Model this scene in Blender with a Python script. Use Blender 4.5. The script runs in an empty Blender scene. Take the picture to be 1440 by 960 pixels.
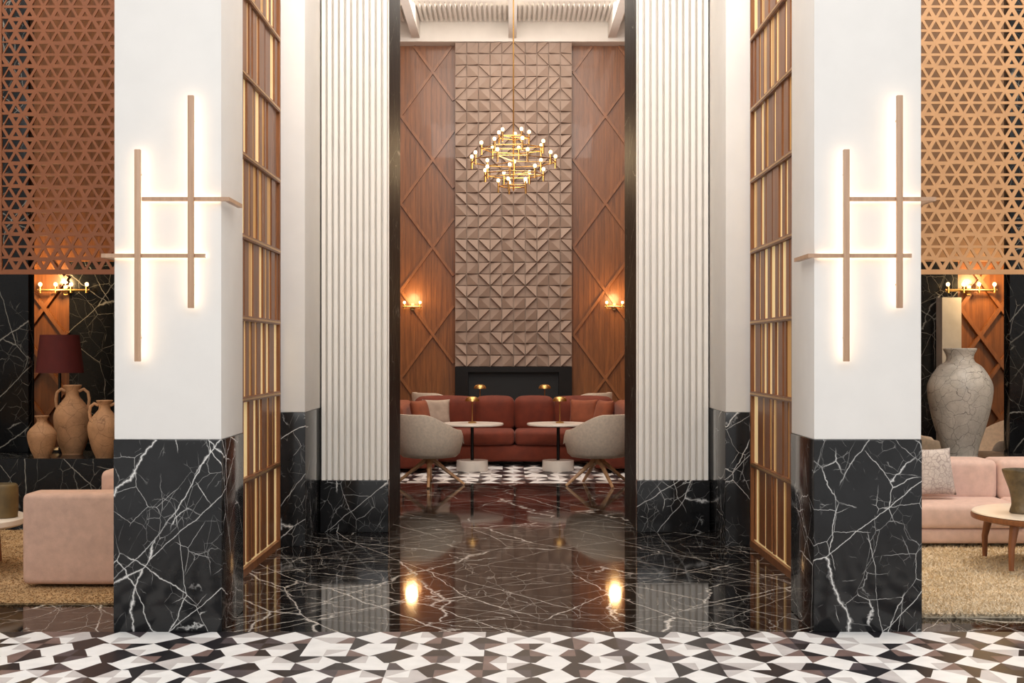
import bpy, bmesh, math, random
from mathutils import Vector, Matrix
random.seed(7)
S = bpy.context.scene
COL = S.collection
PI = math.pi
S.view_settings.view_transform = 'Standard'

# ------------------------------------------------------------------ camera constants
F = 1880.0; VX, VY = 717.0, 495.0; CX, CZ = -0.04, 1.42
def PX(px, d): return (px - VX) * d / F + CX
def PZ(py, d): return CZ + (VY - py) * d / F

# ------------------------------------------------------------------ materials
def lin(c):
    c = c / 255.0
    return c / 12.92 if c <= 0.04045 else ((c + 0.055) / 1.055) ** 2.4
def rgb(r, g, b): return (lin(r), lin(g), lin(b), 1.0)

def base_mat(name):
    m = bpy.data.materials.new(name); m.use_nodes = True
    nt = m.node_tree
    b = nt.nodes['Principled BSDF']
    return m, nt, b
def node(nt, t, **kw):
    n = nt.nodes.new(t)
    for k, v in kw.items(): setattr(n, k, v)
    return n
def ramp(nt, src, stops):
    r = node(nt, 'ShaderNodeValToRGB')
    cr = r.color_ramp
    while len(cr.elements) < len(stops): cr.elements.new(0.5)
    for e, (p, c) in zip(cr.elements, stops):
        e.position = p; e.color = c
    nt.links.new(src, r.inputs[0])
    return r.outputs[0]
def mixc(nt, fac, a, b, mode='MIX'):
    n = node(nt, 'ShaderNodeMix', data_type='RGBA', blend_type=mode)
    if hasattr(fac, 'is_linked'): nt.links.new(fac, n.inputs[0])
    else: n.inputs[0].default_value = fac
    for s, v in ((6, a), (7, b)):
        if hasattr(v, 'is_linked'): nt.links.new(v, n.inputs[s])
        else: n.inputs[s].default_value = v
    return n.outputs[2]
def pos(nt, scale=(1, 1, 1), rot=(0, 0, 0), loc=(0, 0, 0), vt='POINT'):
    g = node(nt, 'ShaderNodeNewGeometry')
    mp = node(nt, 'ShaderNodeMapping', vector_type=vt)
    mp.inputs['Scale'].default_value = scale
    mp.inputs['Rotation'].default_value = rot
    mp.inputs['Location'].default_value = loc
    nt.links.new(g.outputs['Position'], mp.inputs['Vector'])
    return mp.outputs[0]
def noise(nt, vec, scale, detail=3, rough=0.5, dist=0.0):
    n = node(nt, 'ShaderNodeTexNoise')
    n.inputs['Scale'].default_value = scale; n.inputs['Detail'].default_value = detail
    n.inputs['Roughness'].default_value = rough; n.inputs['Distortion'].default_value = dist
    nt.links.new(vec, n.inputs['Vector'])
    return n
def bump(nt, b, h, strength, dist=0.01):
    n = node(nt, 'ShaderNodeBump'); n.inputs['Strength'].default_value = strength; n.inputs['Distance'].default_value = dist
    nt.links.new(h, n.inputs['Height']); nt.links.new(n.outputs[0], b.inputs['Normal'])

def mat_plain(name, c, rough=0.5, metal=0.0, var=0.06, vs=6.0, bmp=0.0, bs=80.0, coat=0.0, sheen=0.0, glow=0.0, spec=0.5):
    m, nt, b = base_mat(name)
    p = pos(nt)
    n = noise(nt, p, vs, 4)
    dark = tuple(x * (1 - var * 2) for x in c[:3]) + (1,)
    lite = tuple(min(1, x * (1 + var)) for x in c[:3]) + (1,)
    nt.links.new(ramp(nt, n.outputs[0], [(0.3, dark), (0.7, lite)]), b.inputs['Base Color'])
    b.inputs['Roughness'].default_value = rough; b.inputs['Metallic'].default_value = metal
    b.inputs['Specular IOR Level'].default_value = spec
    if coat: b.inputs['Coat Weight'].default_value = coat
    if sheen: b.inputs['Sheen Weight'].default_value = sheen
    if glow:
        b.inputs['Emission Color'].default_value = c; b.inputs['Emission Strength'].default_value = glow
    if bmp:
        n2 = noise(nt, p, bs, 2); bump(nt, b, n2.outputs[0], bmp)
    return m
def mat_emit(name, c, s):
    m, nt, b = base_mat(name)
    b.inputs['Base Color'].default_value = c
    b.inputs['Emission Color'].default_value = c; b.inputs['Emission Strength'].default_value = s
    return m
def mat_wood(name, c1, c2, rough=0.42, sc=(14, 14, 0.8), loc=(0, 0, 0), coat=0.08):
    m, nt, b = base_mat(name)
    p = pos(nt, sc, (0, 0, 0), loc)
    n = noise(nt, p, 1.6, 6, 0.6, 0.6)
    n2 = noise(nt, p, 7.0, 3, 0.6)
    c = ramp(nt, n.outputs[0], [(0.3, c1), (0.68, c2)])
    c = mixc(nt, 0.25, c, ramp(nt, n2.outputs[0], [(0.35, c1), (0.65, c2)]))
    nt.links.new(c, b.inputs['Base Color'])
    b.inputs['Roughness'].default_value = rough; b.inputs['Coat Weight'].default_value = coat
    bump(nt, b, n2.outputs[0], 0.08, 0.003)
    return m
def mat_marble(name, base, vein, s=3.0, rough=0.08, loc=(0, 0, 0), amt=1.0, base2=None, spec=0.4, wmul=1.0, dist=0.06, flat=False, mk0=0.0):
    m, nt, b = base_mat(name)
    W = (1, 1, 1, 1); K = (0, 0, 0, 1)
    tot = None
    if flat:
        rots = [(0, 0, 0.5), (0, 0, -0.7), (0, 0, 1.25), (0, 0, 0.1), (0, 0, -1.2)]
        stv = lambda q: (1, q, 1)
    else:
        rots = [(0.3, 0.75, 0.3), (0.2, -0.55, 0.5), (-0.3, 1.0, 0.9), (0.4, 0.35, 0.2), (0.1, -0.9, 0.7)]
        stv = lambda q: (1, 1, q)
    # (rotation, stretch, scale, width, strength, mask lo, mask hi, mask scale)
    layers = ((rots[0], 4.5, 0.95, 0.0046, 1.0, 0.47, 0.53, 0.5),
              (rots[1], 5.0, 1.35, 0.0048, 0.95, 0.49, 0.54, 0.7),
              (rots[2], 5.0, 2.1, 0.0060, 0.8, 0.50, 0.56, 0.9),
              (rots[3], 4.0, 3.6, 0.0080, 0.45, 0.51, 0.58, 1.3),
              (rots[4], 4.5, 5.5, 0.0100, 0.32, 0.52, 0.59, 1.8))
    for (ro, q, k, wid, st, lo, hi, ms) in layers:
        p = pos(nt, stv(q), ro, loc, 'TEXTURE')
        d = noise(nt, pos(nt, (1, 1, 1), ro, loc), 3.6, 5, 0.6)
        sub = node(nt, 'ShaderNodeVectorMath', operation='SUBTRACT'); sub.inputs[1].default_value = (0.5, 0.5, 0.5)
        nt.links.new(d.outputs['Color'], sub.inputs[0])
        scl = node(nt, 'ShaderNodeVectorMath', operation='SCALE'); scl.inputs['Scale'].default_value = dist
        nt.links.new(sub.outputs[0], scl.inputs[0])
        add = node(nt, 'ShaderNodeVectorMath', operation='ADD')
        nt.links.new(p, add.inputs[0]); nt.links.new(scl.outputs[0], add.inputs[1])
        v = node(nt, 'ShaderNodeTexVoronoi', feature='DISTANCE_TO_EDGE')
        v.inputs['Scale'].default_value = s * k
        nt.links.new(add.outputs[0], v.inputs['Vector'])
        line = ramp(nt, v.outputs['Distance'], [(0.0, (st, st, st, 1)), (wid * wmul, K)])
        mk = noise(nt, p, s * ms * 1.4, 3, 0.6)
        mask = ramp(nt, mk.outputs[0], [(lo - mk0, K), (hi - mk0, W)])
        t = mixc(nt, 1.0, line, mask, 'MULTIPLY')
        tot = t if tot is None else mixc(nt, 1.0, tot, t, 'LIGHTEN')
    if amt != 1.0: tot = mixc(nt, 1.0, tot, (amt, amt, amt, 1), 'MULTIPLY')
    nb = noise(nt, pos(nt, (1, 1, 1), (0.3, 0.4, 0.2), loc), 2.6, 8, 0.7)
    bc = ramp(nt, nb.outputs[0], [(0.35, base), (0.75, base2 or tuple(x * 2.4 for x in base[:3]) + (1,))])
    col = mixc(nt, tot, bc, vein)
    nt.links.new(col, b.inputs['Base Color'])
    b.inputs['Roughness'].default_value = rough
    b.inputs['Specular IOR Level'].default_value = spec
    return m
def mat_crackle(name, base, line, s=9.0, rough=0.35, wid=0.03, st=1.0, lo=0.55, st2=0.5):
    m, nt, b = base_mat(name)
    p = pos(nt)
    d = noise(nt, p, 4, 3)
    add = node(nt, 'ShaderNodeMix', data_type='RGBA', blend_type='LINEAR_LIGHT'); add.inputs[0].default_value = 0.10
    nt.links.new(p, add.inputs[6]); nt.links.new(d.outputs['Color'], add.inputs[7])
    tot = None
    for k, a in ((1.0, st), (2.3, st * st2)):
        v = node(nt, 'ShaderNodeTexVoronoi', feature='DISTANCE_TO_EDGE'); v.inputs['Scale'].default_value = s * k
        nt.links.new(add.outputs[2], v.inputs['Vector'])
        f = ramp(nt, v.outputs['Distance'], [(0.0, (a, a, a, 1)), (wid, (0, 0, 0, 1))])
        tot = f if tot is None else mixc(nt, 1.0, tot, f, 'LIGHTEN')
    n = noise(nt, p, 5, 5, 0.65)
    bc = ramp(nt, n.outputs[0], [(0.3, tuple(x * lo for x in base[:3]) + (1,)), (0.7, base)])
    nt.links.new(mixc(nt, tot, bc, line), b.inputs['Base Color'])
    b.inputs['Roughness'].default_value = rough
    return m

M = {}
M['white'] = mat_plain('warm_white_plaster', rgb(245, 242, 238), 0.6, var=0.012)
M['flute'] = mat_plain('fluted_plaster', rgb(246, 240, 232), 0.5, var=0.012)
M['ceil'] = mat_plain('ceiling_white', rgb(230, 224, 216), 0.7, var=0.02)
M['marble'] = mat_marble('black_marble', rgb(24, 24, 25), rgb(240, 238, 235), 2.6, 0.14, (3.1, 1.7, 0.2), wmul=1.1)
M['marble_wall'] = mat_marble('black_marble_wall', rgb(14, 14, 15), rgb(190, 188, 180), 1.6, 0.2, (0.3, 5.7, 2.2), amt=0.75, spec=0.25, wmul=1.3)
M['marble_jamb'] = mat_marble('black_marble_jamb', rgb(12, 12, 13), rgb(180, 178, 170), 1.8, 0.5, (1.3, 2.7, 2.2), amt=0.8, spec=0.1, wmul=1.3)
M['floor'] = mat_marble('polished_floor_marble', rgb(12, 11, 11), rgb(234, 226, 216), 1.9, 0.055, (1.4, 0.7, 0), 0.9, rgb(30, 25, 24), spec=0.32, wmul=1.55, flat=True, mk0=0.07)
M['wood'] = mat_wood('walnut_wall', rgb(94, 54, 25), rgb(148, 90, 45), 0.36, coat=0.12)
M['wood_rib'] = mat_wood('walnut_rib', rgb(112, 66, 33), rgb(156, 98, 54), 0.36, coat=0.12)
M['slat'] = mat_wood('walnut_slat', rgb(98, 57, 32), rgb(154, 100, 60))
M['brass'] = mat_plain('satin_brass', rgb(206, 166, 104), 0.36, 1.0, 0.05)
M['goldslat'] = mat_plain('golden_slat', rgb(216, 168, 100), 0.45, 0.0, 0.05, glow=0.10)  # faint glow put into the golden strips by emission
M['cream'] = mat_plain('cream_plaster', rgb(240, 228, 206), 0.6, 0, 0.02)
M['umber'] = mat_plain('umber_plaster', rgb(138, 108, 84), 0.7, 0, 0.1, 2)
M['pillar_mirror'] = mat_plain('pillar_reflection_strip', rgb(214, 209, 200), 0.4, 0, 0.08, 5)
M['panel_glow'] = mat_plain('cream_panel_own_glow', rgb(254, 224, 166), 0.6, 0, 0.02, glow=0.28)  # side-room light through the gaps put in as the panel's own emission
M['bar'] = mat_wood('pale_brass_bar', rgb(176, 138, 110), rgb(204, 168, 138), 0.4)
M['led'] = mat_emit('led_strip', (1.0, 0.78, 0.54, 1), 5.0)
M['bulb'] = mat_emit('warm_bulb', (1.0, 0.66, 0.32, 1), 4.5)
M['taupe'] = mat_plain('taupe_relief', rgb(160, 137, 122), 0.65, 0, 0.04, 3)
M['soot'] = mat_plain('black_stone', rgb(16, 15, 15), 0.4, 0, 0.1)
M['dark'] = mat_plain('dark_metal', rgb(30, 27, 26), 0.35, 0.6)
M['rust'] = mat_plain('rust_velvet', rgb(114, 45, 23), 0.8, 0, 0.12, 9, 0.2, 150, sheen=0.05)
M['rust2'] = mat_plain('orange_velvet', rgb(142, 74, 44), 0.8, 0, 0.1, 9, 0.2, 150, sheen=0.05)
M['grey_fab'] = mat_plain('grey_linen', rgb(176, 156, 140), 0.9, 0, 0.08, 14, 0.3, 200)
M['beige'] = mat_plain('beige_boucle', rgb(228, 208, 187), 0.9, 0, 0.06, 40, 0.4, 160)
M['pink'] = mat_plain('dusty_pink_linen', rgb(220, 190, 180), 0.9, 0, 0.05, 20, 0.25, 260)
M['pinkd'] = mat_plain('peach_linen', rgb(208, 171, 152), 0.9, 0, 0.06, 20, 0.3, 260)
M['tabletop'] = mat_plain('white_stone_top', rgb(238, 228, 216), 0.25, 0, 0.03)
M['legwood'] = mat_wood('leg_wood', rgb(100, 58, 36), rgb(146, 92, 58))
M['legpale'] = mat_wood('pale_leg_wood', rgb(182, 132, 92), rgb(216, 170, 124))
M['copper_shaded'] = mat_plain('copper_screen_shade_tone', rgb(132, 78, 46), 0.5, 0.0, 0.05)  # left screen: same copper, shade put into a darker colour
M['copper_lit'] = mat_plain('copper_screen_lit_tone', rgb(190, 148, 108), 0.5, 0.0, 0.05)  # right screen: same copper, stronger light put into a paler colour
M['rug_tan'] = mat_plain('tan_rug', rgb(186, 152, 110), 0.95, 0, 0.08, 5)
M['rug_cream'] = mat_plain('cream_shag', rgb(228, 211, 184), 0.95, 0, 0.06, 6)
M['burgundy'] = mat_plain('burgundy_shade', rgb(92, 28, 26), 0.8, 0, 0.08, 10)
M['raku'] = mat_crackle('raku_glaze', rgb(208, 203, 197), rgb(62, 57, 56), 8.5, 0.35, 0.018, 0.95, 0.62, 0.6)
M['terra'] = mat_crackle('terracotta_crackle', rgb(206, 156, 114), rgb(104, 70, 48), 8.0, 0.7, 0.02, 0.7)
M['olive'] = mat_plain('olive_ceramic', rgb(104, 84, 48), 0.6, 0, 0.15, 12)
M['brownpot'] = mat_plain('mossy_brown_ceramic', rgb(104, 90, 66), 0.5, 0, 0.28, 14, 0.6, 40)
M['pattern'] = mat_crackle('patterned_cushion', rgb(226, 216, 212), rgb(150, 138, 138), 26, 0.9, 0.09)
T = [mat_plain('tile_white', rgb(242, 241, 240), 0.4, 0, 0.04, 9, spec=0.3), mat_plain('tile_grey', rgb(204, 199, 198), 0.4, 0, 0.06, 9, spec=0.3),
     mat_plain('tile_black', rgb(34, 31, 35), 0.35, 0, 0.1, 9, spec=0.3), mat_plain('tile_taupe', rgb(124, 102, 97), 0.4, 0, 0.12, 12, spec=0.3),
     mat_plain('tile_charcoal', rgb(80, 72, 76), 0.4, 0, 0.12, 12, spec=0.3)]

# ------------------------------------------------------------------ object helpers
def wloc(o):
    v = Vector((0, 0, 0))
    while o is not None:
        v += o.location; o = o.parent
    return v
def obj(name, bm, mats, parent=None, smooth=True, ang=38, kind=None, label=None):
    if parent is not None:
        bmesh.ops.translate(bm, verts=bm.verts, vec=-wloc(parent))
    bmesh.ops.recalc_face_normals(bm, faces=bm.faces)
    me = bpy.data.meshes.new(name); bm.to_mesh(me); bm.free()
    for m in (mats if isinstance(mats, (list, tuple)) else [mats]): me.materials.append(m)
    if smooth:
        me.polygons.foreach_set('use_smooth', [True] * len(me.polygons))
        me.set_sharp_from_angle(angle=math.radians(ang))
    o = bpy.data.objects.new(name, me); COL.objects.link(o)
    if parent is not None: o.parent = parent
    if kind: o['kind'] = kind
    if label: o['label'] = label
    return o
def struct(name, bm, mats, smooth=False): return obj(name, bm, mats, None, smooth, kind='structure')
def tag(o, label, cat, group=None):
    o['label'] = label; o['category'] = cat
    if group: o['group'] = group
    return o
def thing(name, label, cat, loc=(0, 0, 0), group=None):
    o = bpy.data.objects.new(name, None); COL.objects.link(o); o.location = loc; o.empty_display_size = 0.1
    return tag(o, label, cat, group)
def copy_tree(o, parent=None):
    c = o.copy(); COL.objects.link(c)
    if parent is not None: c.parent = parent
    for ch in list(o.children): copy_tree(ch, c)
    return c
def B(): return bmesh.new()
def bx(bm, x0, x1, y0, y1, z0, z1, mi=0):
    if x0 > x1: x0, x1 = x1, x0
    vs = [bm.verts.new(p) for p in ((x0, y0, z0), (x1, y0, z0), (x1, y1, z0), (x0, y1, z0), (x0, y0, z1), (x1, y0, z1), (x1, y1, z1), (x0, y1, z1))]
    for f in ((0, 3, 2, 1), (4, 5, 6, 7), (0, 1, 5, 4), (1, 2, 6, 5), (2, 3, 7, 6), (3, 0, 4, 7)):
        fc = bm.faces.new([vs[i] for i in f]); fc.material_index = mi
    return bm
def merge(bm, b2):
    me = bpy.data.meshes.new('t'); b2.to_mesh(me); b2.free(); bm.from_mesh(me); bpy.data.meshes.remove(me)
def rbox(bm, x0, x1, y0, y1, z0, z1, r=0.03, seg=3, puff=0.0):
    if x0 > x1: x0, x1 = x1, x0
    b2 = B(); bx(b2, x0, x1, y0, y1, z0, z1)
    bmesh.ops.bevel(b2, geom=b2.edges[:], offset=r, segments=seg, profile=0.5, affect='EDGES')
    if puff:
        bmesh.ops.subdivide_edges(b2, edges=[e for e in b2.edges if e.calc_length() > r * 2.5], cuts=5, use_grid_fill=True)
        cx, cy, cz = (x0 + x1) / 2, (y0 + y1) / 2, (z0 + z1) / 2
        hx, hy, hz = (x1 - x0) / 2, (y1 - y0) / 2, (z1 - z0) / 2
        for v in b2.verts:
            u = [(v.co.x - cx) / hx, (v.co.y - cy) / hy, (v.co.z - cz) / hz]
            q = [max(0, 1 - a * a) for a in u]
            v.co += Vector((u[0] * q[1] * q[2], u[1] * q[0] * q[2], u[2] * q[0] * q[1])) * puff
    merge(bm, b2); return bm
def tube(bm, pts, r, n=10, cap=True):
    pts = [Vector(p) for p in pts]
    rs = r if isinstance(r, (list, tuple)) else [r] * len(pts)
    rings = []; up = None
    for i, p in enumerate(pts):
        t = (pts[min(i + 1, len(pts) - 1)] - pts[max(i - 1, 0)]).normalized()
        if up is None:
            up = Vector((0, 0, 1)) if abs(t.z) < 0.9 else Vector((1, 0, 0))
        a = (up - t * up.dot(t)).normalized(); up = a; b = t.cross(a)
        rings.append([bm.verts.new(p + (a * math.cos(2 * PI * k / n) + b * math.sin(2 * PI * k / n)) * rs[i]) for k in range(n)])
    for A, C in zip(rings, rings[1:]):
        for k in range(n): bm.faces.new((A[k], A[(k + 1) % n], C[(k + 1) % n], C[k]))
    if cap: bm.faces.new(rings[0][::-1]); bm.faces.new(rings[-1])
    return bm
def lathe(bm, prof, c=(0, 0, 0), n=32):
    c = Vector(c); rings = []
    for (r, z) in prof:
        if r < 1e-5: rings.append([bm.verts.new(c + Vector((0, 0, z)))])
        else: rings.append([bm.verts.new(c + Vector((r * math.cos(2 * PI * k / n), r * math.sin(2 * PI * k / n), z))) for k in range(n)])
    for A, C in zip(rings, rings[1:]):
        for k in range(n):
            k2 = (k + 1) % n
            if len(A) == 1 and len(C) == 1: continue
            if len(A) == 1: bm.faces.new((A[0], C[k2], C[k]))
            elif len(C) == 1: bm.faces.new((A[k], A[k2], C[0]))
            else: bm.faces.new((A[k], A[k2], C[k2], C[k]))
    return bm
def spline(pts, n=5):
    # Catmull-Rom through profile points
    P = [Vector((p[0], p[1], 0)) for p in pts]; out = []
    for i in range(len(P) - 1):
        p0, p1, p2, p3 = P[max(i - 1, 0)], P[i], P[i + 1], P[min(i + 2, len(P) - 1)]
        for k in range(n):
            t = k / n
            v = 0.5 * ((2 * p1) + (p2 - p0) * t + (2 * p0 - 5 * p1 + 4 * p2 - p3) * t * t + (3 * p1 - p0 - 3 * p2 + p3) * t ** 3)
            out.append((max(v.x, 0), v.y))
    out.append((pts[-1][0], pts[-1][1])); return out
def pillow(bm, w, h, t, mat, n=14):
    def surf(sgn):
        g = []
        for i in range(n + 1):
            row = []
            for j in range(n + 1):
                u = -1 + 2 * i / n; v = -1 + 2 * j / n
                k = ((1 - u ** 4) * (1 - v ** 4)); k = max(k, 0) ** 0.45
                pin = 1 - 0.07 * (1 - abs(v) ** 2) * abs(u) ** 3; pin2 = 1 - 0.07 * (1 - abs(u) ** 2) * abs(v) ** 3
                row.append(bm.verts.new(mat @ Vector((u * w / 2 * pin, sgn * t / 2 * k, v * h / 2 * pin2))))
            g.append(row)
        for i in range(n):
            for j in range(n): bm.faces.new((g[i][j], g[i + 1][j], g[i + 1][j + 1], g[i][j + 1]))
    surf(1); surf(-1)
    bmesh.ops.remove_doubles(bm, verts=bm.verts, dist=1e-4)
    return bm
def bar2(bm, p0, p1, y0, y1, w, mi=0):
    # flat rib between (x,z) points, protruding from y1 to y0
    a = Vector((p0[0], 0, p0[1])); b = Vector((p1[0], 0, p1[1])); t = (b - a).normalized(); s = Vector((-t.z, 0, t.x)) * w / 2
    q = []
    for y in (y0, y1):
        for v in (a + s, a - s, b - s, b + s): q.append(bm.verts.new((v.x, y, v.z)))
    for f in ((0, 1, 2, 3), (7, 6, 5, 4), (0, 4, 5, 1), (1, 5, 6, 2), (2, 6, 7, 3), (3, 7, 4, 0)):
        bm.faces.new([q[i] for i in f]).material_index = mi
def diamonds(bm, x0, x1, z0, z1, y0, y1, hx, vz, w, mi=0, zo=0.0):
    k = vz / hx
    for sgn in (1, -1):
        yy = y0 + (0.004 if sgn > 0 else 0)
        for i in range(-60, 60):
            b = zo + i * vz         # z = b + sgn*k*(x-x0)
            lo, hi = x0, x1
            xa = x0 + sgn * (z0 - b) / k; xb = x0 + sgn * (z1 - b) / k
            lo = max(lo, min(xa, xb)); hi = min(hi, max(xa, xb))
            if hi - lo < 0.03: continue
            bar2(bm, (lo, b + sgn * k * (lo - x0)), (hi, b + sgn * k * (hi - x0)), yy, y1, w, mi)

CEIL = 6.45
# ------------------------------------------------------------------ setting
def mosaic(x0, x1, y0, y1, c, cyy):
    # ordered grid of small squares; most are cut into a light and a dark piece by a diagonal or a slanted line
    bm = B(); rnd = random.Random(11)
    nr = int(round((y1 - y0) / cyy)); ni = int(round((x1 - x0) / c))
    cy = (y1 - y0) / nr; cx = (x1 - x0) / ni
    for r in range(nr):
        ya = y1 - r * cy; yb = ya - cy
        for i in range(ni):
            xa = x0 + i * cx
            flip = (i + r) % 2 == 0
            def f(pts, mi):
                bm.faces.new([bm.verts.new((xa + (1 - u if flip else u) * cx, ya - w * cy, 0)) for u, w in pts]).material_index = mi
            L = rnd.choice((0, 0, 0, 1)); D = rnd.choice((2, 2, 2, 2, 3, 4))
            A_, B_ = (L, D) if (r % 2 == 0) else (D, L)
            q = rnd.random()
            if q < 0.58:
                f(((0, 0), (0, 1), (1, 1)), A_); f(((0, 0), (1, 1), (1, 0)), B_)
            elif q < 0.84:
                f(((0, 0), (0, 1), (0.78, 1), (0.28, 0)), A_); f(((0.28, 0), (0.78, 1), (1, 1), (1, 0)), B_)
            else:
                f(((0, 0), (0, 1), (1, 1)), 0); f(((0, 0), (1, 1), (1, 0)), rnd.choice((1, 0, 1)))
    return bm
struct('floor', mosaic(-6.4, 6.4, 0.0, 6.79, 0.108, 0.135), T)
bm = B(); bx(bm, -6.4, 6.4, 6.79, 14.5, -0.1, 0.0); struct('floor', bm, M['floor'])
struct('floor', mosaic(-2.2, 2.2, 14.5, 20.5, 0.13, 0.24), T)

bm = B(); bx(bm, -6.4, 6.4, 6.6, 20.7, CEIL, CEIL + 0.1)
for i in range(60):                                   # slatted ceiling boards over the lounge
    x = -2.18 + i * 0.073
    if x < 2.14: bx(bm, x, x + 0.04, 11.8, 20.15, CEIL - 0.05, CEIL)
struct('ceiling', bm, M['ceil'])
n = 1
def trim(bm, m):
    global n
    o = struct('trim_%d' % n, bm, m); n += 1; return o
for x in (-1.46, 0.0, 1.5):
    bm = B(); bx(bm, x - 0.06, x + 0.06, 11.75, 20.18, 6.16, CEIL - 0.051); trim(bm, M['ceil'])
for y in (18.35, 16.6, 14.8, 13.0):
    for a, b in ((-2.19, -1.53), (-1.39, -0.07), (0.07, 1.43), (1.57, 2.19)):
        bm = B(); bx(bm, a, b, y - 0.05, y + 0.05, 6.24, CEIL - 0.051); trim(bm, M['ceil'])
bm = B(); bx(bm, -2.2, 2.2, 20.19, 20.5, 6.11, CEIL); trim(bm, M['ceil'])

# back wall of the lounge: walnut with raised diamond ribs and fine vertical boards
bm = B(); bx(bm, -2.4, 2.4, 20.5, 20.7, 0, CEIL)
for s in (-1, 1):
    xa, xb = (-2.2, -0.9) if s < 0 else (0.93, 2.2)
    diamonds(bm, xa, xb, 0.05, 6.1, 20.452, 20.5, 0.98, 1.34, 0.04, 1, 0.35)
    x = xa
    while x < xb:
        bx(bm, x, x + 0.074, 20.492, 20.5, 0.02, 6.11); x += 0.08
struct('wall_back', bm, [M['wood'], M['wood_rib']])
for s, nm in ((-1, 'left'), (1, 'right')):
    bm = B(); bx(bm, s * 2.2, s * 2.4, 11.7, 20.5, 0, CEIL); struct('wall_lounge_' + nm, bm, M['wood'])
    xi = 1.0 if s < 0 else 0.965
    bm = B(); bx(bm, s * xi, s * 2.4, 10.65, 11.7, 0, CEIL); struct('wall_opening_' + nm, bm, M['marble_jamb'])
    # side lounge back wall
    bm = B(); bx(bm, s * 2.4, s * 4.82, 14.5, 14.7, 0, 2.4); struct('wall_back_' + nm, bm, M['marble_wall'])
    bm = B(); bx(bm, s * 4.82, s * 6.4, 14.5, 14.7, 0, 2.4)
    x0, x1 = sorted((s * 4.83, s * 6.4))
    diamonds(bm, x0, x1, 0.02, 2.38, 14.45, 14.5, 0.44, 0.60, 0.04, 1, 0.1)
    struct('wall_lattice_' + nm, bm, [M['wood'], M['wood_rib']])
    bm = B(); bx(bm, s * 2.4, s * 6.4, 14.5, 14.7, 2.4, CEIL); struct('wall_upper_' + nm, bm, M['wood'] if s < 0 else M['umber'])
    bm = B(); bx(bm, s * 6.4, s * 6.6, 6.6, 14.7, 0, CEIL); struct('wall_' + nm, bm, M['cream'])
    bm = B(); bx(bm, s * 2.4, s * 6.4, 11.2, 12.1, 0, 0.527); struct('wall_low_' + nm, bm, M['marble_wall'])
bm = B(); bx(bm, PX(1325, 14.3), PX(1352, 14.3), 14.3, 14.5, 0, PZ(418, 14.3)); trim(bm, M['pillar_mirror'])  # pale strip standing in for the mirrored image of a white pillar

# ------------------------------------------------------------------ pillars
for s, nm in ((-1, 'left'), (1, 'right')):
    t = thing('pillar', 'tall white square pillar with black marble foot carrying the %s glowing bar light' % nm, 'pillar', (s * 1.7775, 7.06, 0))
    bm = B(); rbox(bm, s * 1.505, s * 2.05, 6.79, 7.335, 0.976, CEIL, 0.006, 2); obj('shaft', bm, M['white'], t)
    bm = B(); rbox(bm, s * 1.502, s * 2.053, 6.786, 7.338, 0, 0.976, 0.005, 2); obj('plinth', bm, M['marble'], t)
    t = thing('pillar', 'plain narrow white pillar between slatted wood screen and %s fluted pilaster' % nm, 'pillar', (s * 1.72, 10.2, 0))
    bm = B(); rbox(bm, s * 1.54, s * 1.9, 9.785, 10.648, 0.98, CEIL, 0.005, 2); obj('shaft', bm, M['white'], t)
    bm = B(); rbox(bm, s * 1.537, s * 1.903, 9.78, 10.648, 0, 0.98, 0.004, 2); obj('plinth', bm, M['marble'], t)
    # fluted pilaster: flat ribs with crisp narrow grooves
    xi = 1.0 if s < 0 else 0.965
    t = thing('pilaster', 'white fluted pilaster on low black marble base, %s of the lounge opening' % nm, 'pilaster', (s * 1.27, 10.6, 0))
    bm = B()
    wtot = 1.535 - xi; nr = 11; pitch = wtot / nr
    prof = []
    for i in range(nr):
        xa = xi + i * pitch
        prof += [(xa, 10.602), (xa + pitch * 0.14, 10.602), (xa + pitch * 0.20, 10.560), (xa + pitch * 0.23, 10.556), (xa + pitch * 0.83, 10.556), (xa + pitch * 0.86, 10.560), (xa + pitch * 0.92, 10.602)]
    prof.append((1.535, 10.602)); prof.append((1.535, 10.648)); prof.append((xi, 10.648))
    A = [bm.verts.new((s * p[0], p[1], 0.41)) for p in prof]; C = [bm.verts.new((s * p[0], p[1], CEIL)) for p in prof]
    for i in range(len(prof)):
        j = (i + 1) % len(prof); bm.faces.new((A[i], A[j], C[j], C[i]))
    bm.faces.new(A); bm.faces.new(C)
    obj('fluted_shaft', bm, M['flute'], t, False)
    bm = B(); rbox(bm, s * (xi - 0.003), s * 1.535, 10.53, 10.648, 0, 0.41, 0.005, 2); obj('plinth', bm, M['marble'], t)
    # black column at the outer edge of the side lounge
    xc = 4.325 if s < 0 else 4.41
    bm = B(); rbox(bm, s * xc, s * 5.2, 11.9, 12.05, 0.527, CEIL, 0.006, 2)
    tag(obj('column', bm, M['marble_wall']), 'black marble column rising from the ledge at the far %s edge' % nm, 'column')

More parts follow.
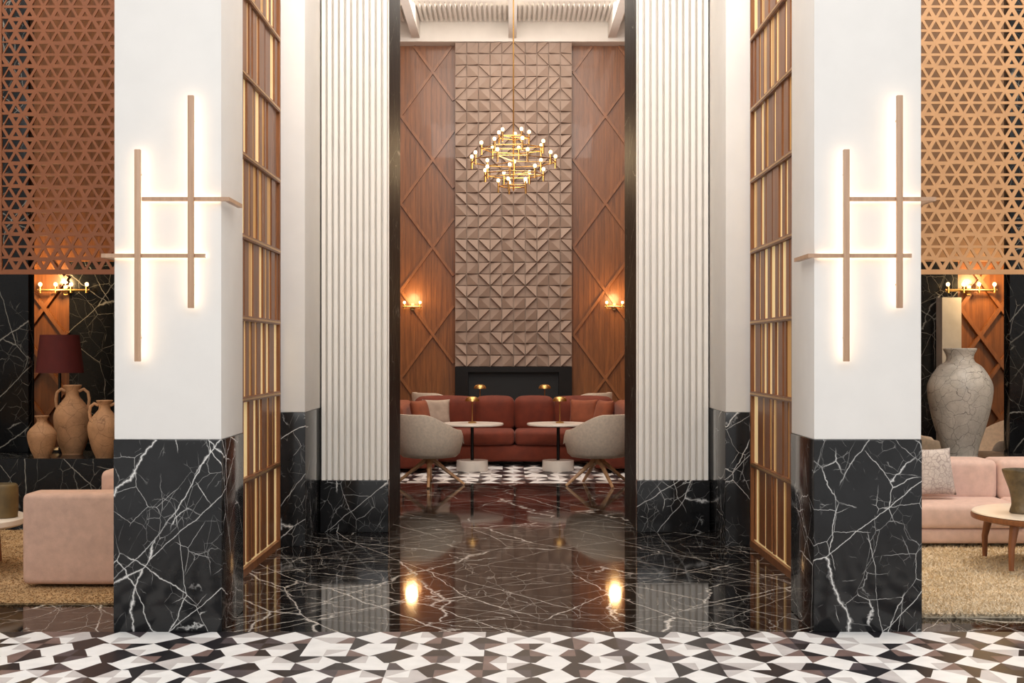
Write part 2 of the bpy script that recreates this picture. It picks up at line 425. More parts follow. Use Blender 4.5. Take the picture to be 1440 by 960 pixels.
# ------------------------------------------------------------------ slatted wood screens
for s, nm in ((-1, 'left'), (1, 'right')):
    t = thing('slatted_screen', 'tall walnut slatted screen with glow added in its gaps behind the %s front pillar' % nm, 'screen', (s * 1.75, 8.55, 0))
    ya, yb = 7.345, 9.772; xa, xb = 1.715, 1.785
    xk = xa + 0.026                                   # face of the self-glowing cream panel
    bm = B()
    for y in (ya, yb - 0.035): bx(bm, s * xa, s * xb, y, y + 0.035, 0, CEIL)
    bx(bm, s * xa, s * xb, ya + 0.035, yb - 0.035, 0, 0.05)
    obj('frame', bm, M['slat'], t, False)
    zs = [0.05] + [0.09 + 0.515 * i for i in range(1, 13)]
    for z in zs[1:]:
        bm = B(); bx(bm, s * (xa - 0.002), s * xb, ya + 0.035, yb - 0.035, z - 0.016, z + 0.016); obj('rail', bm, M['slat'], t, False)
        b2 = B(); bx(b2, s * (xa - 0.006), s * (xa - 0.0021), ya + 0.035, yb - 0.035, z - 0.006, z + 0.006)
        obj('brass_inlay', b2, M['brass'], t, False)
    bw = B()
    for z0, z1 in zip(zs, zs[1:] + [CEIL - 0.02]):
        if z1 - z0 < 0.1: continue
        y = ya + 0.04
        while y < yb - 0.1:
            w = random.choice((0.06, 0.10, 0.14, 0.19)); g = random.choice((0.05, 0.07, 0.10, 0.14))
            w = min(w, yb - 0.036 - y)
            th = random.choice((0.006, 0.010, 0.014))
            bx(bw, s * (xk - th), s * xk, y, y + w, z0 + 0.017, z1 - 0.017)
            if random.random() < 0.55 and y + w + g < yb - 0.05:
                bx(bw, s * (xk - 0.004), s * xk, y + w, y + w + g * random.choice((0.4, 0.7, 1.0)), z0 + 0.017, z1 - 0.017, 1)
            y += w + g
    obj('slats', bw, [M['slat'], M['goldslat']], t, False)
    bm = B(); bx(bm, s * (xk + 0.0005), s * (xb - 0.002), ya + 0.035, yb - 0.035, 0.05, CEIL); obj('backing', bm, M['panel_glow'], t, False)

# ------------------------------------------------------------------ perforated hanging screens
def perforated(x0, x1, z0, z1, y, th, s_):
    # clusters of six open triangles; the triangles between the clusters carry a smaller hole
    bm = B(); h = s_ * 0.866
    nr = int((z1 - z0) / h)
    def put(tri, f):
        c = Vector(((tri[0][0] + tri[1][0] + tri[2][0]) / 3, 0, (tri[0][1] + tri[1][1] + tri[2][1]) / 3))
        o = [Vector((p[0], 0, p[1])) for p in tri]; q = [c + (v - c) * f for v in o]
        for v in o + q: v.x = min(max(v.x, x0), x1)
        if max(v.x for v in o) - min(v.x for v in o) < 0.004: return
        vf = [bm.verts.new((v.x, y, v.z)) for v in o]; wf = [bm.verts.new((v.x, y + th, v.z)) for v in o]
        vi = [bm.verts.new((v.x, y, v.z)) for v in q]; wi = [bm.verts.new((v.x, y + th, v.z)) for v in q]
        for k in range(3):
            j = (k + 1) % 3
            bm.faces.new((vf[k], vf[j], vi[j], vi[k])); bm.faces.new((wf[k], wi[k], wi[j], wf[j])); bm.faces.new((vi[k], vi[j], wi[j], wi[k]))
    for r in range(nr):
        za = z0 + r * h; zb = za + h; o = -(s_ / 2) * (r % 2)
        for i in range(int((x1 - x0) / s_) + 2):
            xa = x0 + i * s_ + o; a = i - (r + 1) // 2
            put(((xa, za), (xa + s_, za), (xa + s_ / 2, zb)), 0.38 if (r % 2 == 1 and a % 2 == 1) else 0.68)
            put(((xa + s_ / 2, zb), (xa + s_, za), (xa + 1.5 * s_, zb)), 0.38 if (r % 2 == 0 and a % 2 == 0) else 0.68)
    return bm, z0 + nr * h
for s, nm, mk in ((-1, 'left', 'copper_shaded'), (1, 'right', 'copper_lit')):
    x0, x1 = sorted((s * 2.02, s * 4.24))
    t = thing('perforated_screen', ('painted-shade copper' if s < 0 else 'painted-light copper') + ' screen pierced with triangles hanging at the upper %s' % nm, 'screen', ((x0 + x1) / 2, 11.0, 2.06))
    bm, zt = perforated(x0 + 0.02, x1 - 0.02, 2.09, CEIL - 0.02, 11.0, 0.014, 0.114)
    obj('pierced_panel', bm, M[mk], t, False)
    bm = B(); bx(bm, x0, x1, 10.995, 11.02, 2.06, 2.09); bx(bm, x0, x0 + 0.02, 10.995, 11.02, 2.09, CEIL); bx(bm, x1 - 0.02, x1, 10.995, 11.02, 2.09, CEIL)
    bx(bm, x0 + 0.02, x1 - 0.02, 10.995, 11.02, zt, CEIL)
    obj('frame', bm, M[mk], t, False)

# ------------------------------------------------------------------ glowing bar lights on the front pillars
def bar_light(nm, dx, label):
    t = thing('wall_light', label, 'wall light', (-1.78 + dx, 6.79, 1.373))
    def vb(x, z0, z1):
        bm = B(); rbox(bm, x - 0.015 + dx, x + 0.015 + dx, 6.720, 6.744, z0, z1, 0.003, 2)
        o = obj('vertical_bar', bm, M['bar'], t)
        b2 = B(); bx(b2, x - 0.011 + dx, x + 0.011 + dx, 6.7445, 6.751, z0 + 0.005, z1 - 0.005); obj('light_strip', b2, M['led'], o, False)
        for z in (z0 + 0.12, z1 - 0.12):
            b3 = B(); tube(b3, [(x + dx, 6.751, z), (x + dx, 6.79, z)], 0.005); obj('bracket', b3, M['bar'], o)
    vb(-1.914, 1.373, 2.44); vb(-1.646, 1.642, 2.712)
    # horizontals wrap round the pillar corners
    for (xa, xb, z, end) in ((-1.898, -1.457, 2.193, 1), (-2.103, -1.58, 1.907, -1)):
        bm = B(); bx(bm, xa + dx, xb + dx, 6.7445, 6.768, z - 0.010, z + 0.010)
        if end > 0: bx(bm, xb - 0.024 + dx, xb + dx, 6.768, 7.08, z - 0.010, z + 0.010)
        else: bx(bm, xa + dx, xa + 0.024 + dx, 6.768, 7.08, z - 0.010, z + 0.010)
        o = obj('horizontal_bar', bm, M['bar'], t, False)
        b2 = B()
        bx(b2, max(xa, -2.05) + dx, min(xb, -1.505) + dx, 6.7685, 6.773, z - 0.006, z + 0.006)
        obj('light_strip', b2, M['led'], o, False)
    return t
bar_light('left', 0.0, 'glowing crossed pale copper bar wall light on the left white pillar')
bar_light('right', 3.568, 'glowing crossed pale copper bar wall light on the right white pillar')

# ------------------------------------------------------------------ relief panel and fireplace
t = thing('relief_panel', 'tall taupe chimney panel of folded triangular relief tiles', 'wall panel', (0.015, 20.35, 1.2))
x0, x1, z0, z1 = -0.87, 0.90, 1.2, 6.11
bm = B(); bx(bm, x0, x1, 20.26, 20.45, z0, z1); obj('backing', bm, M['taupe'], t, False)
bm = B(); nc = 10; cw = (x1 - x0) / nc; nrw = round((z1 - z0) / cw); ch_ = (z1 - z0) / nrw
for r in range(nrw):
    for c in range(nc):
        k = (r + 2 * c + (r // 2)) % 4 if random.random() < 0.45 else random.randrange(4)
        gp = 0.007
        X0 = x0 + c * cw + gp; Z0 = z0 + r * ch_ + gp; cx_, cz_ = cw - 2 * gp, ch_ - 2 * gp
        cor = [(X0, Z0), (X0 + cx_, Z0), (X0 + cx_, Z0 + cz_), (X0, Z0 + cz_)]
        cor = cor[k:] + cor[:k]
        yb = 20.259; yl = yb - 0.020; yf = yb - 0.070
        a, b_, c_, d_ = cor
        def P(p, y): return bm.verts.new((p[0], y, p[1]))
        # low slab; on one half a triangular wedge whose long diagonal edge stands proud
        la, lb, lc, ld = P(a, yl), P(b_, yl), P(c_, yl), P(d_, yl)
        wa, wb, wc, wd = P(a, yb), P(b_, yb), P(c_, yb), P(d_, yb)
        bm.faces.new((la, lc, ld))
        for p, q, u, v in ((la, lb, wb, wa), (lb, lc, wc, wb), (lc, ld, wd, wc), (ld, la, wa, wd)): bm.faces.new((p, q, u, v))
        ra, rc = P(a, yf), P(c_, yf)
        bm.faces.new((ra, lb, rc)); bm.faces.new((la, lc, rc, ra)); bm.faces.new((la, ra, lb)); bm.faces.new((rc, lc, lb))
obj('relief_tiles', bm, M['taupe'], t, False)
t = thing('fireplace', 'black stone fireplace under the relief panel behind the red sofa', 'fireplace', (0.015, 20.35, 0))
bm = B(); bx(bm, x0, x0 + 0.2, 20.2, 20.45, 0, 1.2); bx(bm, x1 - 0.2, x1, 20.2, 20.45, 0, 1.2); bx(bm, x0 + 0.2, x1 - 0.2, 20.2, 20.45, 1.12, 1.2); obj('surround', bm, M['dark'], t, False)
bm = B(); bx(bm, x0 + 0.2, x1 - 0.2, 20.4, 20.45, 0, 1.12); bx(bm, x0 + 0.2, x1 - 0.2, 20.22, 20.4, 0, 0.12); obj('firebox', bm, M['soot'], t, False)

# ------------------------------------------------------------------ bulbs, wall sconces, chandelier
def bulb_bm(c, r=0.022, h=0.06):
    bm = B(); lathe(bm, spline([(0.0, 0), (r * 0.7, h * 0.1), (r, h * 0.5), (r * 0.7, h * 0.88), (0, h)], 2), c, 12); return bm
def sconce(label, x, y, z, w, nb):
    t = thing('wall_sconce', label, 'wall light', (x, y, z))
    bm = B(); lathe(bm, [(0, -0.02), (0.035, -0.02), (0.035, 0.02), (0, 0.02)], (x, y - 0.02, z), 16)
    bx(bm, x - 0.02, x + 0.02, y - 0.02, y, z - 0.05, z + 0.05); obj('back_plate', bm, M['brass'], t)
    bm = B(); tube(bm, [(x - w / 2, y - 0.09, z), (x + w / 2, y - 0.09, z)], 0.014); tube(bm, [(x, y - 0.09, z), (x, y - 0.02, z)], 0.009); obj('bar', bm, M['brass'], t)
    for k in range(nb):
        bxp = x - w / 2 + 0.03 + (w - 0.06) * k / (nb - 1)
        bm = B(); tube(bm, [(bxp, y - 0.09, z - 0.03), (bxp, y - 0.09, z + 0.04)], 0.016); h = obj('lamp_holder', bm, M['brass'], t)
        obj('bulb', bulb_bm((bxp, y - 0.09, z + 0.04), 0.021, 0.045), M['bulb'], h)
    return t
def point(name, loc, e, c, r=0.05):
    l = bpy.data.lights.new(name, 'POINT'); l.energy = e; l.color = c; l.shadow_soft_size = r
    o = bpy.data.objects.new(name, l); o.location = loc; COL.objects.link(o)
def area(name, loc, rot, sx, sy, e, c):
    l = bpy.data.lights.new(name, 'AREA'); l.energy = e; l.color = c; l.shape = 'RECTANGLE'; l.size = sx; l.size_y = sy
    o = bpy.data.objects.new(name, l); o.location = loc; o.rotation_euler = rot; COL.objects.link(o)
WARM = (1.0, 0.64, 0.28)
for px, nm in ((580, 'left'), (864, 'right')):
    x = PX(px, 20.4); z = PZ(431, 20.4)
    sconce('small brass wall sconce on the walnut diamonds %s of the relief panel' % nm, x, 20.455, z, 0.3, 2)
    point('sconce_glow', (x, 20.25, z + 0.12), 11, WARM, 0.09)
for px, nm in ((91, 'left'), (1364, 'right')):
    x = PX(px, 14.4); z = PZ(408, 14.4)
    sconce('brass bar sconce with bare bulbs on the %s side lounge wall' % nm, x, 14.45, z, 0.56, 4)
    point('sconce_glow', (x - (0.12 if nm == 'left' else -0.12), 14.15, z + 0.1), 24, WARM, 0.05)

t = thing('chandelier', 'brass tiered chandelier with many candle bulbs over the lounge', 'chandelier', (0, 15, 3.57))
cz = 3.56
bm = B(); tube(bm, [(0, 15, cz - 0.33), (0, 15, 6.13)], 0.008, 8); obj('rod', bm, M['brass'], t)
bm = B(); lathe(bm, [(0, -0.04), (0.05, -0.03), (0.06, 0), (0, 0)], (0, 15, 6.158), 20); obj('canopy', bm, M['brass'], t)
for (R, dz, nb, ph) in ((0.18, 0.27, 5, 0.2), (0.36, 0.14, 7, 0.5), (0.48, 0.0, 9, 0.15), (0.34, -0.15, 7, 0.1), (0.17, -0.28, 5, 0.6)):
    ps = [Vector((R * math.cos(ph + 2 * PI * k / nb), 15 + R * math.sin(ph + 2 * PI * k / nb), cz + dz)) for k in range(nb)]
    bm = B()
    for k in range(nb):
        tube(bm, [ps[k], ps[(k + 1) % nb]], 0.006, 8)                   # straight brass arms round the tier
        if k % 3 == 0: tube(bm, [(0, 15, cz + dz), ps[k]], 0.005, 8)
    tr = obj('tier_frame', bm, M['brass'], t)
    for p in ps:
        bm = B(); tube(bm, [p - Vector((0, 0, 0.07)), p + Vector((0, 0, 0.045))], 0.010, 10); obj('candle_tube', bm, M['brass'], tr)
        obj('bulb', bulb_bm(p + Vector((0, 0, 0.045)), 0.020, 0.044), M['bulb'], tr)
point('chandelier_glow', (0, 15, cz + 0.05), 35, (1, 0.72, 0.42), 0.3)

# ------------------------------------------------------------------ lounge furniture
def make_chair(label):
    t = thing('armchair', label, 'armchair', (0, 0, 0), 'beige tub armchairs')
    bm = B(); rows = []
    N = 44
    for i in range(N + 1):
        deg = -138 + 276 * i / N; th = math.radians(deg)
        u = min(1, max(0, (120 - abs(deg)) / 75.0)); f = u * u * (3 - 2 * u)
        h = 0.60 + 0.165 * f
        e = min(1, (138 - abs(deg)) / 14.0); h = 0.47 + (h - 0.47) * max(0, e) ** 0.5
        lean = 0.025 * f
        pr = [(0.22, 0.295), (0.285, 0.305), (0.328, 0.345), (0.358 + lean * 0.4, 0.46), (0.375 + lean, h - 0.03), (0.367 + lean, h), (0.346 + lean, h + 0.002), (0.33 + lean, h - 0.03), (0.316 + lean * 0.4, 0.47), (0.28, 0.42), (0.2, 0.38)]
        d = Vector((math.sin(th), -math.cos(th), 0))
        rows.append([bm.verts.new(d * r + Vector((0, 0, z))) for r, z in pr])
    for A, C in zip(rows, rows[1:]):
        for k in range(len(A)): bm.faces.new((A[k], A[(k + 1) % len(A)], C[(k + 1) % len(A)], C[k]))
    bm.faces.new(rows[0]); bm.faces.new(rows[-1][::-1])
    obj('backrest', bm, M['beige'], t, ang=60)
    bm = B(); lathe(bm, [(0, 0.31), (0.24, 0.31), (0.275, 0.33), (0.306, 0.41), (0.298, 0.45), (0.2, 0.467), (0, 0.47)], (0, 0.02, 0), 32); obj('seat', bm, M['beige'], t)
    bm = B(); lathe(bm, [(0, 0.22), (0.04, 0.22), (0.045, 0.28), (0.1, 0.308), (0, 0.31)], (0, 0, 0), 20); obj('hub', bm, M['legpale'], t)
    for k in range(4):
        a = PI / 4 + k * PI / 2 + 0.2; d = Vector((math.cos(a), math.sin(a), 0))
        bm = B(); tube(bm, [d * 0.02 + Vector((0, 0, 0.285)), d * 0.37 + Vector((0, 0, 0.004))], [0.028, 0.016], 10)
        for v in bm.verts: v.co.z = min(max(v.co.z, 0), 0.304)
        obj('leg', bm, M['legpale'], t)
    return t
ch = make_chair('beige tub armchair in front of the left round table')
ch.location = (-0.90, 14.30, 0); ch.rotation_euler.z = math.radians(-55)
def more_chair(label, x, y, rz, sc=1.0):
    c = copy_tree(ch); c.location = (x, y, 0); c.rotation_euler.z = math.radians(rz); c.scale = (sc, sc, sc); c['label'] = label; return c
more_chair('beige tub armchair in front of the right round table', 0.90, 14.30, 55)
more_chair('beige armchair showing its top behind the left half of red sofa', -0.99, 18.95, -60, 1.11)
more_chair('beige armchair showing its top behind the right half of red sofa', 0.97, 18.95, 60, 1.11)
more_chair('taupe armchair behind the ledge right of the large crackled vase', 4.66, 12.75, 100)
more_chair('taupe armchair behind the ledge left of the large crackled vase', 3.80, 12.75, -100)

def round_table(label, x, y):
    t = thing('pedestal_table', label, 'table', (x, y, 0), 'round pedestal tables')
    bm = B(); lathe(bm, [(0, 0.545), (0.365, 0.545), (0.375, 0.553), (0.375, 0.565), (0.37, 0.572), (0, 0.572)], (x, y, 0), 48); obj('tabletop', bm, M['tabletop'], t)
    bm = B(); tube(bm, [(x, y, 0.13), (x, y, 0.545)], 0.02, 14); obj('stem', bm, M['dark'], t)
    bm = B(); lathe(bm, [(0, 0), (0.185, 0), (0.19, 0.005), (0.19, 0.125), (0.185, 0.13), (0, 0.13)], (x, y, 0), 40); obj('base', bm, M['tabletop'], t)
tx = (PX(664, 16), PX(785, 16))
round_table('round white pedestal table left of centre before red sofa', tx[0], 16.0)
round_table('round white pedestal table right of centre before red sofa', tx[1], 16.0)
t = thing('console_table', 'narrow console behind the red sofa holding two lamps', 'table', (0, 18.4, 0))
bm = B(); rbox(bm, -0.6, 0.6, 18.2, 18.55, 0.59, 0.62, 0.008, 2); obj('tabletop', bm, M['legwood'], t)
for x in (-0.56, 0.56):
    for y in (18.24, 18.51):
        bm = B(); tube(bm, [(x, y, 0), (x, y, 0.59)], [0.012, 0.018], 10); obj('leg', bm, M['legwood'], t)
def dome_lamp(label, x, y, z, h=0.32):
    t = thing('table_lamp', label, 'lamp', (x, y, z), 'small brass dome lamps')
    bm = B(); lathe(bm, [(0, 0), (0.05, 0), (0.05, 0.012), (0.02, 0.02), (0, 0.02)], (x, y, z), 20); obj('base', bm, M['brass'], t)
    bm = B(); tube(bm, [(x, y, z + 0.02), (x, y, z + h - 0.03)], 0.006, 8); obj('stem', bm, M['brass'], t)
    bm = B(); lathe(bm, [(0.085, h - 0.06), (0.08, h - 0.035), (0.06, h - 0.012), (0.03, h - 0.002), (0, h)], (x, y, z), 24); lathe(bm, [(0.083, h - 0.06), (0.075, h - 0.038), (0.055, h - 0.018), (0, h - 0.012)], (x, y, z), 24)
    obj('shade', bm, M['brass'], t)
dome_lamp('small brass dome lamp on the left round white table', tx[0], 16.02, 0.572)
dome_lamp('small brass dome lamp on the right round white table', tx[1] + 0.02, 16.02, 0.572)
dome_lamp('small brass dome lamp left before the fireplace, behind the sofa', PX(675, 18.38), 18.38, 0.62, 0.36)
dome_lamp('small brass dome lamp right before the fireplace, behind the sofa', PX(766, 18.38), 18.38, 0.62, 0.36)

t = thing('sectional_sofa', 'rust red velvet sectional sofa in the lounge before the fireplace', 'sofa', (0.02, 17.0, 0))
bm = B(); rbox(bm, -1.54, 1.56, 16.70, 17.62, 0.05, 0.26, 0.03); rbox(bm, -1.54, -0.93, 15.7, 16.72, 0.05, 0.26, 0.03); rbox(bm, 0.96, 1.56, 15.7, 16.72, 0.05, 0.26, 0.03); obj('base', bm, M['rust'], t)
for a, b in ((-0.91, 0.015), (0.025, 0.94)):
    bm = B(); rbox(bm, a, b, 16.66, 17.3, 0.262, 0.44, 0.05, 4, 0.012); obj('seat_cushion', bm, M['rust'], t)
for a, b in ((-1.29, -0.925), (0.955, 1.31)):
    bm = B(); rbox(bm, a, b, 15.68, 17.3, 0.262, 0.44, 0.05, 4, 0.012); obj('seat_cushion', bm, M['rust'], t)
for a, b in ((-1.27, -0.5), (-0.49, 0.015), (0.025, 0.53), (0.54, 1.29)):
    bm = B(); rbox(bm, a, b, 17.26, 17.5, 0.40, 0.84, 0.08, 4, 0.02); obj('back_cushion', bm, M['rust'], t)
bm = B(); rbox(bm, -1.56, 1.58, 17.48, 17.66, 0.05, 0.76, 0.05, 4); obj('backrest', bm, M['rust'], t)
for a, b in ((-1.56, -1.30), (1.32, 1.58)):
    bm = B(); rbox(bm, a, b, 15.7, 17.47, 0.05, 0.80, 0.08, 4); obj('armrest', bm, M['rust2'], t)
def cushion(label, x, y, z, w, h, th, rz, tilt, m, ry=0):
    mt = Matrix.Rotation(math.radians(rz), 4, 'Z') @ Matrix.Rotation(math.radians(tilt), 4, 'X') @ Matrix.Rotation(math.radians(ry), 4, 'Y')
    o = obj('cushion', pillow(B(), w, h, th, mt), m, None, ang=80); o.location = (x, y, z)
    return tag(o, label, 'cushion', 'loose cushions')
cushion('pale grey square cushion on the left of the red sofa', PX(613, 16.9), 17.02, 0.645, 0.36, 0.36, 0.13, 12, -14, M['grey_fab'])
cushion('tan orange square cushion on the right of the red sofa', PX(821, 16.9), 17.02, 0.645, 0.36, 0.36, 0.13, -12, -14, M['rust2'])
cushion('rust cushion at the far left end of the red sofa', PX(592, 16.5), 16.5, 0.645, 0.40, 0.38, 0.13, 68, -14, M['rust2'])
cushion('rust cushion at the far right end of the red sofa', PX(848, 16.5), 16.5, 0.645, 0.40, 0.38, 0.13, -68, -14, M['rust2'])

# ------------------------------------------------------------------ rugs
RL, RR = 0.034, 0.052
def rug(label, x0, x1, y0, y1, m, nb, h, bw):
    t = thing('rug', label, 'rug', ((x0 + x1) / 2, (y0 + y1) / 2, 0))
    zb = h * 0.5
    bm = B(); bx(bm, x0, x1, y0, y1, 0.0, zb); obj('backing', bm, m, t, False)
    bm = B(); rnd = random.Random(3)
    for k in range(nb):
        # denser toward the front edge, which faces the viewer
        x = rnd.uniform(x0, x1); y = y0 + (y1 - y0) * rnd.random() ** 1.3
        a = rnd.uniform(0, 2 * PI); ln = rnd.uniform(0.5, 1.0) * (h - zb)
        lx, ly = rnd.uniform(-0.02, 0.02), rnd.uniform(-0.025, 0.015)
        dx, dy = math.cos(a) * bw, math.sin(a) * bw
        z0 = zb - 0.002 if y > y0 + 0.02 else rnd.uniform(0.1, 0.9) * zb
        if y <= y0 + 0.02: y = y0; ly = -abs(ly)
        p = [bm.verts.new((x - dx, y - dy, z0)), bm.verts.new((x + dx, y + dy, z0)), bm.verts.new((x + lx, y + ly, z0 + ln))]
        bm.faces.new(p)
    obj('pile', bm, m, t, True, kind='stuff')
rug('tan pile rug under the peach sofa on the left', -5.2, -2.12, 7.52, 10.6, M['rug_tan'], 50000, 0.022, 0.006)
rug('cream shaggy rug under the coffee table on the right', 2.12, 5.2, 7.15, 10.7, M['rug_cream'], 60000, 0.043, 0.008)

# ------------------------------------------------------------------ left sofa (its arm end faces the viewer)
t = thing('sofa', 'peach linen sofa seen from its arm end beside left pillar', 'sofa', (-2.53, 9.0, RL))
bm = B(); rbox(bm, -2.95, -2.14, 7.97, 8.24, RL, 0.575, 0.032, 4, 0.005); obj('armrest', bm, M['pinkd'], t)
bm = B(); rbox(bm, -2.95, -2.14, 9.9, 10.15, RL, 0.575, 0.032, 4, 0.005); obj('armrest', bm, M['pinkd'], t)
bm = B(); rbox(bm, -2.57, -2.14, 8.25, 9.89, RL, 0.69, 0.04, 4, 0.008); obj('backrest', bm, M['pinkd'], t)
bm = B(); rbox(bm, -2.93, -2.58, 8.25, 9.89, RL, 0.24, 0.03, 3); obj('base', bm, M['pinkd'], t)
for a, b in ((8.25, 9.065), (9.075, 9.89)):
    bm = B(); rbox(bm, -2.94, -2.58, a, b, 0.242, 0.40, 0.045, 4, 0.008); obj('seat_cushion', bm, M['pinkd'], t)

t = thing('coffee_table', 'low round coffee table at the left edge of the photo', 'table', (-3.69, 8.63, RL))
bm = B(); lathe(bm, [(0, 0.30), (0.48, 0.30), (0.505, 0.315), (0.505, 0.345), (0.49, 0.355), (0, 0.355)], (-3.69, 8.63, 0), 56); obj('tabletop', bm, M['tabletop'], t)
for k in range(4):
    a = PI / 4 + k * PI / 2; bm = B(); tube(bm, [(-3.69 + 0.36 * math.cos(a), 8.63 + 0.36 * math.sin(a), RL), (-3.69 + 0.33 * math.cos(a), 8.63 + 0.33 * math.sin(a), 0.30)], [0.02, 0.03], 12); obj('leg', bm, M['legwood'], t)
px = PX(5, 8.63)
bm = B(); lathe(bm, spline([(0.0, 0), (0.08, 0), (0.088, 0.02), (0.092, 0.1), (0.09, 0.19), (0.082, 0.212), (0.07, 0.212), (0.07, 0.15), (0, 0.14)], 3), (px, 8.63, 0.355), 32)
tag(obj('pot', bm, M['olive']), 'olive brown pot on the left coffee table', 'pot')

# ------------------------------------------------------------------ right sofa
t = thing('sofa', 'dusty pink linen sofa on the shaggy rug right of pillar', 'sofa', (3.6, 9.95, RR))
bm = B(); rbox(bm, 2.45, 4.85, 9.54, 10.5, RR, 0.16, 0.03, 3); obj('base', bm, M['pink'], t)
for a, b in ((2.47, 3.64), (3.65, 4.83)):
    bm = B(); rbox(bm, a, b, 9.52, 10.12, 0.162, 0.33, 0.04, 4, 0.006); obj('seat_cushion', bm, M['pink'], t)
for a, b in ((2.47, 3.64), (3.65, 4.83)):
    bm = B(); rbox(bm, a, b, 10.08, 10.46, 0.30, 0.605, 0.045, 4, 0.008); obj('back_cushion', bm, M['pink'], t)
bm = B(); rbox(bm, 2.40, 4.9, 10.44, 10.6, RR, 0.56, 0.04, 3); obj('backrest', bm, M['pink'], t)
cushion('grey patterned cushion leaning at the visible end of pink sofa', PX(1309, 9.9), 9.91, 0.535, 0.36, 0.36, 0.13, 8, -18, M['pattern'])

t = thing('coffee_table', 'round coffee table with brown wooden legs before pink sofa', 'table', (3.53, 8.66, RR))
c = (3.53, 8.66, 0)
bm = B(); lathe(bm, [(0, 0.372), (0.54, 0.372), (0.55, 0.376), (0.545, 0.383), (0, 0.384)], c, 64); obj('tabletop', bm, M['tabletop'], t)
bm = B(); lathe(bm, [(0, 0.326), (0.50, 0.326), (0.552, 0.340), (0.556, 0.36), (0.55, 0.372), (0, 0.372)], c, 64); obj('rim', bm, M['legwood'], t)
for (x, y) in ((3.10, 8.37), (3.15, 8.98), (3.92, 8.37), (3.92, 8.98)):
    bm = B(); tube(bm, [(x, y, RR), (x, y, 0.19), (x + (3.53 - x) * 0.06, y + (8.66 - y) * 0.06, 0.326)], [0.016, 0.021, 0.030], 12); obj('leg', bm, M['legwood'], t)
t = tag(obj('vase', lathe(B(), spline([(0.0, 0), (0.075, 0), (0.08, 0.02), (0.07, 0.06), (0.082, 0.14), (0.11, 0.22), (0.128, 0.272), (0.12, 0.276), (0.1, 0.22), (0.07, 0.12), (0, 0.05)], 4), (PX(1440, 8.6), 8.62, 0.384), 36), M['brownpot']), 'rough mossy brown flared vase on the right coffee table', 'vase')

# ------------------------------------------------------------------ urns, lamp, big vase on the ledges
LZ = 0.527
d = 11.55
x = PX(1350, d)
bm = B(); lathe(bm, spline([(0.0, 0), (0.135, 0), (0.145, 0.01), (0.165, 0.1), (0.235, 0.33), (0.272, 0.53), (0.262, 0.64), (0.19, 0.76), (0.125, 0.81), (0.115, 0.86), (0.135, 0.905), (0.14, 0.922), (0.125, 0.922), (0.1, 0.86), (0.1, 0.8), (0, 0.7)], 5), (x, d, LZ), 48)
tag(obj('vase', bm, M['raku']), 'large grey white crackled vase standing behind the pink sofa', 'vase')
def urn(label, px, d, R, H, handles):
    x = PX(px, d)
    t = thing('urn', label, 'urn', (x, d, LZ), 'terracotta urns on the left ledge')
    bm = B(); lathe(bm, spline([(0, 0), (0.5 * R, 0), (0.55 * R, 0.02 * H), (0.8 * R, 0.2 * H), (1.0 * R, 0.48 * H), (0.92 * R, 0.64 * H), (0.55 * R, 0.78 * H), (0.36 * R, 0.85 * H), (0.36 * R, 0.93 * H), (0.5 * R, 1.0 * H), (0.42 * R, 1.0 * H), (0.28 * R, 0.9 * H), (0, 0.8 * H)], 4), (x, d, LZ), 36)
    obj('body', bm, M['terra'], t)
    if handles:
        for s in (-1, 1):
            pts = [(x + s * R * a, d, LZ + H * b) for a, b in ((0.36, 0.92), (0.62, 0.95), (0.85, 0.9), (0.92, 0.8), (0.88, 0.70), (0.82, 0.66))]
            obj('handle', tube(B(), pts, 0.014, 8), M['terra'], t)
urn('tall two handled terracotta urn in the middle of the ledge group', 102, 11.72, 0.16, 0.60, True)
urn('small squat terracotta urn at the left of the ledge group', 59, 11.36, 0.12, 0.35, False)
urn('two handled terracotta urn next to the left pillar', 147, 11.36, 0.14, 0.48, True)
x = PX(84, 12.0); y = 12.0
t = thing('table_lamp', 'table lamp with burgundy drum shade behind the terracotta urns', 'lamp', (x, y, LZ))
bm = B(); lathe(bm, [(0, 0), (0.09, 0), (0.09, 0.02), (0.03, 0.04), (0, 0.04)], (x, y, LZ), 24); obj('base', bm, M['dark'], t)
bm = B(); tube(bm, [(x, y, LZ + 0.04), (x, y, 1.36)], 0.014, 10); obj('stem', bm, M['dark'], t)
bm = B()
n_ = 60; rows = []
for (r, z) in ((0.205, 1.235), (0.165, 1.575), (0.16, 1.575), (0.2, 1.235)):
    rows.append([bm.verts.new((x + (r + 0.004 * (k % 2)) * math.cos(2 * PI * k / n_), y + (r + 0.004 * (k % 2)) * math.sin(2 * PI * k / n_), z)) for k in range(n_)])
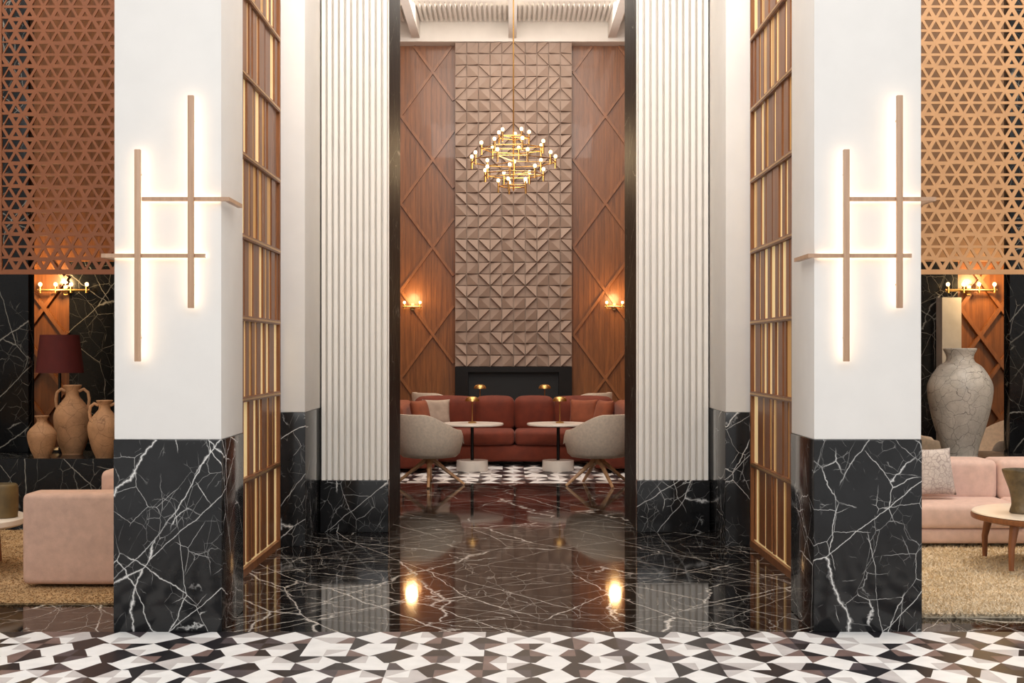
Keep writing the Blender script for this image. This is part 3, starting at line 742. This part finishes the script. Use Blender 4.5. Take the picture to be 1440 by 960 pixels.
for i in range(4):
    A, C = rows[i], rows[(i + 1) % 4]
    for k in range(n_): bm.faces.new((A[k], A[(k + 1) % n_], C[(k + 1) % n_], C[k]))
tube(bm, [(x - 0.17, y, 1.36), (x + 0.17, y, 1.36)], 0.004, 6)
obj('lamp_shade', bm, M['burgundy'], t, ang=30)

# ------------------------------------------------------------------ light
w = bpy.data.worlds.new('World'); S.world = w; w.use_nodes = True
bg = w.node_tree.nodes['Background']; bg.inputs[0].default_value = (1.0, 0.985, 0.965, 1); bg.inputs[1].default_value = 0.70
area('daylight_high', (0, -0.5, 5.8), (math.radians(62), 0, 0), 9, 3, 280, (1, 0.985, 0.965))
area('lounge_fill_top', (0, 17.4, 6.1), (math.radians(10), 0, 0), 3.4, 4.0, 215, (1, 0.93, 0.83))  # unseen fill added above the lounge
area('lounge_fill_front', (0, 12.6, 5.9), (math.radians(52), 0, 0), 3.4, 0.8, 115, (1, 0.93, 0.84))  # unseen fill added to light the relief and back wall
area('ceiling_fill_up', (0, 17.4, 5.2), (PI, 0, 0), 3.6, 4.0, 50, (1, 0.96, 0.90))  # upward fill added to whiten the coffers, no fixture hangs here
area('passage_fill', (0, 7.6, 6.3), (math.radians(45), 0, 0), 2.6, 1.6, 235, (1, 0.975, 0.93))  # unseen fill added to brighten the fluted pilasters and the chairs
for s in (-1, 1):
    area('side_fill_front', (s * 4.0, 9.2, 6.3), (0, 0, 0), 3.4, 3.2, 120 if s < 0 else 180, (1, 0.96, 0.91))  # unseen fill added over each side seating area
    area('side_fill_back', (s * 4.3, 12.9, 6.2), (0, 0, 0), 3.4, 1.4, 45 if s < 0 else 80, (1, 0.91, 0.80))  # unseen fill added between pierced screen and side wall

# ------------------------------------------------------------------ camera
cam = bpy.data.cameras.new('Camera'); co = bpy.data.objects.new('Camera', cam); COL.objects.link(co)
co.location = (CX, 0, CZ); co.rotation_euler = (PI / 2, 0, 0)
cam.sensor_width = 36; cam.lens = F / 1440 * 36
cam.shift_x = (720 - VX) / 1440; cam.shift_y = (VY - 480) / 1440
cam.clip_start = 0.05; cam.clip_end = 200
S.camera = co
